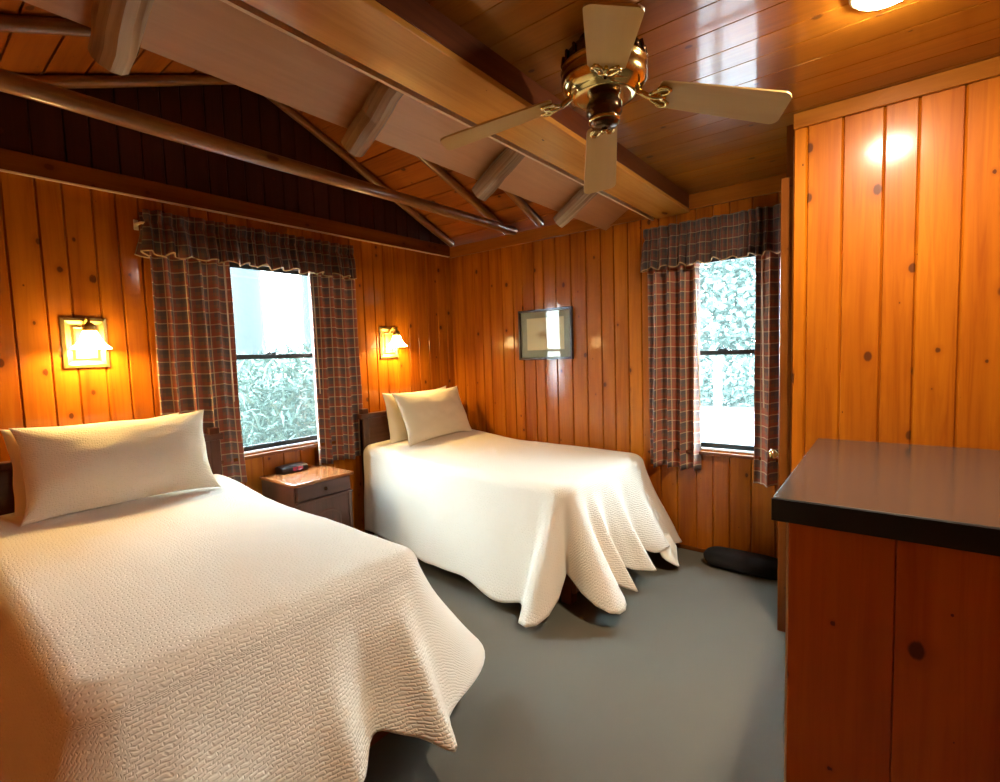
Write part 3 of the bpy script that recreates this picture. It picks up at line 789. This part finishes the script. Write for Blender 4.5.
def bedspread(x0, x1, y0, y1, ztop, peaks, hem, flare, label, seed):
    """rounded cover draped over sides and foot; peaks: (p along the outline, amount out, width, extra drop)"""
    rc = .13; yc = (y0 + y1) / 2; W = y1 - y0; xm = x1 - W / 2
    out = []   # (x, y, nx, ny)
    step = .018
    n = int((x1 - rc - x0) / step)
    for k in range(n): out.append((x0 + (x1 - rc - x0) * k / n, y0, 0, -1))
    m = 14
    for k in range(m): a = -pi / 2 + pi / 2 * k / m; out.append((x1 - rc + rc * cos(a), y0 + rc + rc * sin(a), cos(a), sin(a)))
    n2 = int((W - 2 * rc) / step)
    for k in range(n2): out.append((x1, y0 + rc + (W - 2 * rc) * k / n2, 1, 0))
    for k in range(m): a = pi / 2 * k / m; out.append((x1 - rc + rc * cos(a), y1 - rc + rc * sin(a), cos(a), sin(a)))
    for k in range(n + 1): out.append((x1 - rc - (x1 - rc - x0) * k / n, y1, 0, 1))
    ln = [0]
    for p, q in zip(out, out[1:]): ln.append(ln[-1] + sqrt((p[0] - q[0]) ** 2 + (p[1] - q[1]) ** 2))
    tot = ln[-1]
    KT, KR, KD = 18, 8, 34
    re = .08
    def corner_w(p):
        ca = (x1 - rc - x0) + rc * pi / 4; cb = tot - ca
        return exp(-((p - ca) / .22) ** 2) + exp(-((p - cb) / .22) ** 2)
    def side_fade(p):     # no flare right at the head wall
        return min(1, max(.12, p / .9), max(.12, (tot - p) / .9))
    def fn(i, j):
        x, y, nx, ny = out[i]; p = ln[i]
        if j <= KT + KR:
            if j <= KT:
                qx, qy = min(x, xm), yc
                ix, iy = x - nx * re, y - ny * re
                t = j / KT; px, py = qx + (ix - qx) * t, qy + (iy - qy) * t
                z = ztop(px, py)
            else:
                a = (j - KT) / KR * pi / 2 * .92
                px, py = x - nx * re * (1 - sin(a)), y - ny * re * (1 - sin(a))
                z = ztop(x - nx * re, y - ny * re) - re * (1 - cos(a))
            z += .004 * noise.noise(Vector((px * 3, py * 3, seed))) + .002 * noise.noise(Vector((px * 11, py * 11, seed)))
            d = (j - KT) / KR * re * 1.4 - re if j > KT else 0
            uvx, uvy = (px, py) if j <= KT else (x + nx * d, y + ny * d)
            return (px, py, z), (uvx, uvy)
        t = (j - KT - KR) / KD
        ze = ztop(x - nx * re, y - ny * re) - re * (1 - cos(pi / 2 * .92))
        ex = 0; dropx = 0
        for (pp, am, w, dr) in peaks:
            g = exp(-((p - pp) / w) ** 2)
            ex += am * g; dropx += dr * g
        cw = corner_w(p)
        zb = hem(p / tot) - dropx + .010 * noise.noise(Vector((p * 5, seed, 1)))
        zb = max(zb, .012)
        off = flare * side_fade(p) * (.25 * t + .75 * t ** 1.35) + ex * t ** 1.15
        off += .010 * sin(t * pi) * noise.noise(Vector((p * 7, t * 2, seed))) + .006 * noise.noise(Vector((p * 4, t * 3, seed + 3))) * t
        z = ze + (zb - ze) * t
        d = t * (ze - zb) + .05
        return (x + nx * off, min(y + ny * off, YB - .030), z), (x + nx * d, y + ny * d)
    mb = MB(); mb.grid(fn, len(out) - 1, KT + KR + KD, flip=True)
    o = mb.build('bedspread', M['quilt'], org=((x0 + x1) / 2, yc, .5))
    bmm = bmesh.new(); bmm.from_mesh(o.data); bmesh.ops.remove_doubles(bmm, verts=bmm.verts, dist=.0004); bmm.to_mesh(o.data); bmm.free()
    md = o.modifiers.new('Solidify', 'SOLIDIFY'); md.thickness = .008; md.offset = -1
    return tag(o, label, 'bedspread', 'white textured bedspreads')

def smooth(a, b, t):
    t = min(1, max(0, (t - a) / (b - a))); return t * t * (3 - 2 * t)

B1 = (XL + .112, -1.47, .20, 1.37)
B2 = (XL + .112, -1.43, 2.42, 3.62)
mb = MB()
def flap(i, j):
    a = i / 16; t = j / 10
    y = 3.20 + .24 * a; x = -1.235 + .055 * sin(a * pi) * (.4 + t) + .05 * t + .018 * sin(a * 7)
    z = .20 - (.09 + .085 * sin(a * pi) ** .8) * t
    return (x, y, z), (x, y)
mb.grid(flap, 16, 10)
FLAP = mb
bed(*B1, 'near bed with a dark headboard, under the left sconce', '')
bed(*B2, 'far bed with a dark headboard, in the corner beside the paneled end wall', '')
def top1(x, y): return .735 + .07 * (1 - smooth(-3.35, -2.5, x)) - .015 * smooth(-2.2, -1.4, x) + .012 * (1 - ((y - .785) / .585) ** 2)
def top2(x, y): return .735 + .07 * (1 - smooth(-3.35, -2.5, x)) - .015 * smooth(-2.2, -1.4, x) + .012 * (1 - ((y - 3.02) / .6) ** 2)
LA = (-1.47 - .13) - (XL + .172)      # straight part of a long side (bed 1)
CA = LA + .13 * pi / 4
def P1(y): return LA + .2042 + (y - .33)          # outline position on the foot of bed 1
LB = (-1.43 - .13) - (XL + .172); CB = LB + .13 * pi / 4
def P2(y): return LB + .2042 + (y - 2.55)
end1 = P1(1.24)
bedspread(XL + .172, -1.47, .20, 1.37, top1,
          [(end1 + .19, .15, .10, .0), (P1(1.17), .13, .055, .05), (P1(.98), -.07, .07, -.05), (P1(.85), .03, .05, .0), (P1(.62), -.02, .08, 0), (P1(.42), .03, .07, 0), (CA, .06, .10, .02), (end1 + .42, -.06, .12, 0)],
          lambda f: .17, .17, 'white textured bedspread draped over the near bed', 1)
spread2 = bedspread(XL + .172, -1.43, 2.42, 3.62, top2,
          [(CB - .085, .16, .05, .06), (CB - .015, -.24, .035, -.10), (CB + .06, .14, .05, .03), (P2(2.60), -.06, .025, -.05), (P2(2.68), .10, .035, .02), (P2(2.80), -.09, .05, -.05), (P2(2.96), .10, .05, .0), (P2(3.10), -.08, .05, -.06), (P2(3.27), .07, .10, -.04), (CB + 1.15, .10, .08, .08), (CB - .34, .05, .2, .06)],
          lambda f: .12, .20, 'white textured bedspread draped over the far bed', 2)

fo = FLAP.build('hanging_corner', M['pillow_plain'], spread2, solid=.006); fo['label'] = 'cream corner hanging low'

# ------------------------------------------------------------------ pillows
def pillow(w, h, th, loc, rot, label, m, seed, bend=0.0):
    """w across, h tall, th thick; local x across, y up, z thickness"""
    mb = MB(); NU, NV = 44, 32
    def surf(sg):
        def fn(i, j):
            u = -1 + 2 * i / NU; v = -1 + 2 * j / NV
            u = sin(u * pi / 2); v = sin(v * pi / 2)
            px = w / 2 * u * (1 - .075 * (1 - abs(v) ** 3)) ; py = h / 2 * v * (1 - .11 * (1 - abs(u) ** 3))
            e = max(0, (1 - abs(u) ** 2.6)) ** .55 * max(0, (1 - abs(v) ** 2.6)) ** .55
            z = sg * th / 2 * e
            z += .010 * e * noise.noise(Vector((u * 2.3, v * 2.3, seed + sg))) + .006 * e * noise.noise(Vector((u * 6, v * 6, seed + sg)))
            py += .014 * noise.noise(Vector((u * 1.6, v * .6, seed + 5))); px += .010 * noise.noise(Vector((u * .7, v * 1.8, seed + 8)))
            z += bend * (u * u - .3) * .5 + .008 * noise.noise(Vector((u * 1.4, v * 1.4, seed + 20)))
            return (px, py, z), (py, px)
        return fn
    mb.grid(surf(1), NU, NV); mb.grid(surf(-1), NU, NV, flip=True)
    o = mb.build('pillow', M[m]); o.location = loc; o.rotation_euler = rot
    return tag(o, label, 'pillow', 'white pillows propped on the beds')
def lean(yaw, tilt):
    """pillow face towards +x, leaning back against the wall by tilt, turned by yaw"""
    base = Matrix(((0, 0, 1), (1, 0, 0), (0, 1, 0)))      # local x->y, y->z, z->x
    return (Matrix.Rotation(yaw, 3, 'Z') @ Matrix.Rotation(-tilt, 3, 'Y') @ base).to_euler()
pillow(.76, .45, .11, (-3.288, .738, 1.005), lean(radians(-2), radians(9)), 'white pillow at the back, against the headboard of the near bed', 'pillow_plain', 3)
pillow(.83, .48, .18, (-3.150, .790, 1.012), lean(radians(-4), radians(24)), 'white textured pillow in front on the near bed', 'pillow', 11)
pillow(.80, .45, .11, (-3.288, 3.00, 1.005), lean(radians(3), radians(9)), 'white pillow at the back, against the headboard of the far bed', 'pillow_plain', 17)
pillow(.88, .47, .15, (-3.155, 3.06, 1.005), lean(radians(6), radians(22)), 'white textured pillow in front on the far bed', 'pillow', 23)

# ------------------------------------------------------------------ nightstand and clock
ns = thing('nightstand', 'small dark nightstand with one drawer and a door, between the beds', 'nightstand', (-3.265, 1.875, 0))
nx0, nx1, ny0, ny1, nz = -3.500, -3.045, 1.66, 2.09, .70
mb = MB(); mb.box((nx0, ny0 - .015, nz - .022), (nx1 + .018, ny1 + .015, nz), grain=1); mb.build('table_top', M['walnut_top'], ns, bevel=.007, seg=3)
mb = MB(); mb.box((nx0, ny0, .06), (nx1 - .02, ny1, nz - .0225), grain=2); mb.box((nx0 + .01, ny0 + .01, 0), (nx1 - .03, ny1 - .01, .0605), grain=1); mb.box((nx1 - .0205, ny0, .555), (nx1 + .012, ny1, .570), grain=1)
for yy in (ny0, ny1 - .03): mb.box((nx1 - .0205, yy, .06), (nx1 - .002, yy + .03, .555))
mb.build('carcass', M['walnut'], ns, bevel=.003)
mb = MB(); mb.box((nx1 - .0195, ny0 + .012, .574), (nx1, ny1 - .012, nz - .026), grain=1); dr = mb.build('drawer', M['walnut'], ns, bevel=.004)
mb = MB(); mb.lathe([(.0, .016), (.012, .014), (.013, .008), (.006, .004), (.006, .0)], (nx1, (ny0 + ny1) / 2, .626), axis='x', n=16); mb.build('knob', M['motor'], dr)
mb = MB(); mb.box((nx1 - .0195, ny0 + .032, .07), (nx1 - .004, ny1 - .032, .552), grain=2)
# raised arched panel of the door
pts = []
for k in range(13):
    a = pi * k / 12; pts.append(((ny0 + ny1) / 2 + .12 * cos(a), .41 + .07 * sin(a)))
poly = [((ny0 + ny1) / 2 + .12, .13)] + pts + [((ny0 + ny1) / 2 - .12, .13)]
b = len(mb.V); mb.V += [(nx1 - .004, p[0], p[1]) for p in poly] + [(nx1 + .003, (ny0 + ny1) / 2 + (p[0] - (ny0 + ny1) / 2) * .88, .30 + (p[1] - .30) * .93) for p in poly]
n_ = len(poly)
for k in range(n_): mb.face([b + k, b + (k + 1) % n_, b + n_ + (k + 1) % n_, b + n_ + k], [(0, 0)] * 4, .3)
mb.face(list(range(b + n_, b + 2 * n_)), [(p[0], p[1]) for p in poly], .3)
dd = mb.build('door', M['walnut'], ns, bevel=.002)
mb = MB(); mb.lathe([(.0, .016), (.011, .014), (.012, .008), (.006, .004), (.006, .0)], (nx1 - .003, ny0 + .06, .40), axis='x', n=16); mb.build('knob', M['motor'], dd)

ck = thing('clock_radio', 'black digital clock radio on the nightstand', 'clock', (-3.44, 1.86, nz))
mb = MB(); K = 10; ya, yb = 1.755, 1.965
prof = [(-3.490, .002), (-3.395, .002), (-3.385, .012), (-3.390, .040), (-3.402, .050), (-3.470, .054), (-3.490, .046)]
b = len(mb.V)
for k in range(K + 1):
    s = -1 + 2 * k / K; y_ = (ya + yb) / 2 + s * .1; bul = .010 * (1 - s * s)
    for (px, pz) in prof: mb.V.append((px + (bul if px > -3.44 else 0), y_, nz + pz * (1 - .10 * s * s)))
m_ = len(prof)
for k in range(K):
    for q in range(m_):
        i0 = b + k * m_ + q; i1 = b + k * m_ + (q + 1) % m_
        mb.face([i0, i1, i1 + m_, i0 + m_], [(0, 0)] * 4, .5, False)
mb.face([b + q for q in range(m_)][::-1], [(0, 0)] * m_, .5); mb.face([b + K * m_ + q for q in range(m_)], [(0, 0)] * m_, .5)
mb.build('case', M['black_plastic'], ck, bevel=.004)
# red seven-segment digits
mb = MB()
SEG = {'1': 'bc', '2': 'abged', '0': 'abcdef', '4': 'fgbc'}
def seg(ch, yc, zc, w=.013, h=.022, t=.003):
    lines = {'a': ((0, 1), (1, 1)), 'b': ((1, 1), (1, .5)), 'c': ((1, .5), (1, 0)), 'd': ((0, 0), (1, 0)), 'e': ((0, 0), (0, .5)), 'f': ((0, .5), (0, 1)), 'g': ((0, .5), (1, .5))}
    for c in SEG[ch]:
        (u0, v0), (u1, v1) = lines[c]
        ya_, yb_ = sorted((yc + (u0 - .5) * w, yc + (u1 - .5) * w)); za_, zb_ = sorted((zc + (v0 - .5) * h, zc + (v1 - .5) * h))
        mb.box((-3.3795, ya_ - t / 2, za_ - t / 2), (-3.3742, yb_ + t / 2, zb_ + t / 2))
for ch, yy in (('1', 1.833), ('2', 1.853), ('0', 1.881), ('4', 1.901)): seg(ch, yy, nz + .026)
mb.build('display', M['led'], ck)

# ------------------------------------------------------------------ cabinet with dark countertop
CX0, CX1, CY0, CY1, CZ = -.232, 1.35, 1.664, YP - .001, .982
cb = thing('cabinet', 'knotty pine paneled cabinet under the dark countertop', 'cabinet', ((CX0 + CX1) / 2, (CY0 + CY1) / 2, 0))
mb = MB(); mb.box((CX0 + .004, CY0 + .0185, .0), (CX1 - .004, CY1, CZ - .001), grain=2); mb.build('carcass', M['pine_cabinet'], cb)
edges = [CX0, .021, .30, .56, .83, 1.10, CX1]
mb = MB()
for p, q in zip(edges, edges[1:]):
    mb.box((p + .0008, CY0, .001), (q - .0008, CY0 + .018, CZ - .001), grain=2)
mb.build('front_panel', M['pine_cabinet'], cb, bevel=.003)
mb = MB(); mb.box((CX0 - .0045, CY0 + .001, .001), (CX0 + .0006, CY0 + .030, CZ - .001), grain=2); o = mb.build('edge_strip', M['veneer'], cb); o['label'] = 'pale worn edge strip'
ct = thing('countertop', 'dark glossy countertop with a black front edge, set against the bright pine partition', 'countertop', (.55, 2.2, CZ))
mb = MB(); mb.box((-.270, 1.638, CZ + .0005), (1.40, YP - .0005, 1.052), grain=0); mb.build('slab', M['counter'], ct, bevel=.003)
mb = MB(); mb.box((-.2725, 1.6345, CZ + .0002), (1.4025, 1.6378, 1.049), grain=0); mb.build('front_edge', M['counter_edge'], ct, bevel=.001)

# ------------------------------------------------------------------ soft black bag on the carpet
bg = thing('duffel_bag', 'long soft black bag lying on the carpet against the wall under the narrow window', 'bag', (-.74, 3.53, 0))
mb = MB(); K = 30; n = 20; xa, xb = -1.005, -.475
def bag(i, j):
    t = j / K; th = 2 * pi * i / n; e = 1 - abs(2 * t - 1) ** 5
    rr = max(.02, e) ** .4
    x = xa + (xb - xa) * t
    ry = .085 * rr; rz_ = .062 * rr
    c, s = cos(th), sin(th)
    py = ry * (abs(c) ** .7) * (1 if c >= 0 else -1); pz = rz_ * (abs(s) ** .6) * (1 if s >= 0 else -1)
    k = 1 + .10 * noise.noise(Vector((x * 9, c * 1.5, s * 1.5)))
    return (x, 3.525 + py * k, max(.003, .066 + pz * k)), (th * .08, x)
mb.grid(bag, n, K, closed=True)
for j in (0, K): mb.face([i * (K + 1) + j for i in range(n)][::(1 if j else -1)], [(0, 0)] * n, .5)
mb.build('body', M['bag'], bg)
# ------------------------------------------------------------------ outside
mb = MB(); mb.box((-30, -20, -.75), (20, 40, -.45)); tag(mb.build('ground', M['ground']), kind='structure')
def leafy(name, label, c, size, nl, m, leaf=(.16, .03), seed=1, stems=9, up=.5, cat='shrub', group=None, trunk=None):
    rng = random.Random(seed)
    r = thing(name, label, cat, (c[0], c[1], -.45), group)
    mb = MB()
    for k in range(nl):
        while True:
            p = Vector((rng.uniform(-1, 1), rng.uniform(-1, 1), rng.uniform(-1, 1)))
            if p.length < 1: break
        q = Vector(c) + Vector((p.x * size[0], p.y * size[1], p.z * size[2]))
        d = Vector((rng.gauss(0, 1), rng.gauss(0, 1), rng.gauss(up, .7))).normalized()
        s = d.cross(Vector((rng.gauss(0, 1), rng.gauss(0, 1), rng.gauss(0, 1)))).normalized()
        nrm = d.cross(s)
        l = leaf[0] * rng.uniform(.7, 1.3); w = leaf[1] * rng.uniform(.7, 1.3)
        tip = q + d * l - nrm * l * .25
        mid = q + d * l * .5
        mb.quad([q, mid + s * w, tip, mid - s * w], None, rng.random())
    mb.build('leaves', M[m], r)
    mb = MB()
    if trunk:
        mb.tube([(c[0], c[1], -.45), (c[0] + .05, c[1], 1.0), (c[0], c[1] + .05, c[2])], trunk, n=12, wob=.15)
    else:
        for k in range(stems):
            a = rng.uniform(0, 2 * pi); f = rng.uniform(.2, .8)
            mb.tube([(c[0] + .08 * cos(a), c[1] + .08 * sin(a), -.45), (c[0] + size[0] * f * .6 * cos(a), c[1] + size[1] * f * .6 * sin(a), c[2] - size[2] * .2), (c[0] + size[0] * f * cos(a), c[1] + size[1] * f * sin(a), c[2] + size[2] * .6)], [.015, .011, .005], n=6)
    mb.build('stems' if not trunk else 'trunk', M['bark'], r)
    return r
leafy('shrub', 'bushy long-leaved shrub outside the nightstand window', (-5.3, 3.05, .62), (.75, 1.2, 1.05), 6500, 'leaf', leaf=(.20, .014), seed=3)
leafy('shrub', 'taller shrub filling the view behind the long-leaved shrub outside the nightstand window', (-7.0, 4.1, .55), (.6, 1.7, 1.1), 3500, 'leaf', leaf=(.20, .03), seed=31)
def big_tree(x, y, r0, label, seed):
    t = thing('tree', label, 'tree', (x, y, -.45), 'tree trunks outside the nightstand window')
    mb = MB(); mb.tube([(x, y, -.45), (x, y, .2), (x + .05, y, 1.5), (x, y + .05, 4), (x, y, 8)], [r0 * 1.25, r0, r0 * .95, r0 * .85, r0 * .6], n=20, wob=.12, seed=seed)
    mb.build('trunk', M['bark'], t); return t
big_tree(-8.2, 3.80, .27, 'thick tree trunk outside, in the left half of the nightstand window', 2)
big_tree(-9.6, 5.72, .13, 'slender tree trunk outside, in the right half of the nightstand window', 5)
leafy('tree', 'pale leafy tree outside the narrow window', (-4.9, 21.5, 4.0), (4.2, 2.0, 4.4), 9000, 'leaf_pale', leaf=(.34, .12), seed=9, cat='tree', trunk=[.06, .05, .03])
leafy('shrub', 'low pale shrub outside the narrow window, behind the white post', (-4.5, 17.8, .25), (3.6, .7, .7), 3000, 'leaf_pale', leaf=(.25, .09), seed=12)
mb = MB(); mb.box((-1.76, 6.6, -.45), (-1.68, 6.68, 1.35)); mb.box((-1.78, 6.58, 1.35), (-1.66, 6.70, 1.39))
tag(mb.build('fence_post', M['post'], org=(-1.72, 6.64, -.45), bevel=.004), 'white post standing outside the narrow window', 'post')

# ------------------------------------------------------------------ sky
w = bpy.data.worlds.new('World'); SC.world = w; w.use_nodes = True
nt = w.node_tree; nt.nodes.clear()
o = nt.nodes.new('ShaderNodeOutputWorld'); bgd = nt.nodes.new('ShaderNodeBackground')
tc = nt.nodes.new('ShaderNodeTexCoord'); sp = nt.nodes.new('ShaderNodeSeparateXYZ'); nt.links.new(tc.outputs['Generated'], sp.inputs[0])
f = ramp(nt, sp.outputs[2], (-.05, .7))
c = mixc(nt, f, (.86, .95, 1.0), (.66, .84, 1.0))
nt.links.new(c, bgd.inputs[0]); bgd.inputs[1].default_value = 29.0
nt.links.new(bgd.outputs[0], o.inputs[0])

# ------------------------------------------------------------------ camera
f_, yw, pt_, rl = 495.557, radians(38.3208), radians(4.1150), radians(-1.8264)
F = Vector((-sin(yw) * cos(pt_), cos(yw) * cos(pt_), -sin(pt_)))
ri = Vector((cos(yw), sin(yw), 0)); up = ri.cross(F)
r2 = ri * cos(rl) + up * sin(rl); u2 = -ri * sin(rl) + up * cos(rl)
cam = bpy.data.cameras.new('Camera'); co = bpy.data.objects.new('Camera', cam); COL.objects.link(co)
mtx = Matrix(((r2.x, u2.x, -F.x, 0), (r2.y, u2.y, -F.y, 0), (r2.z, u2.z, -F.z, 1.5), (0, 0, 0, 1)))
co.matrix_world = mtx
cam.sensor_fit = 'HORIZONTAL'; cam.sensor_width = 36; cam.lens = f_ / 1000 * 36; cam.clip_start = .02
SC.camera = co

for ob in bpy.data.objects:
    if '_w' in ob: del ob['_w']
vs = SC.view_settings
vs.view_transform = 'Standard'; vs.look = 'None'; vs.gamma = 1; vs.exposure = 1.05; vs.use_curve_mapping = False
SC.cycles.use_denoising = True
SC.cycles.max_bounces = 10; SC.cycles.diffuse_bounces = 6; SC.cycles.transparent_max_bounces = 12
SC.cycles.sample_clamp_indirect = 8
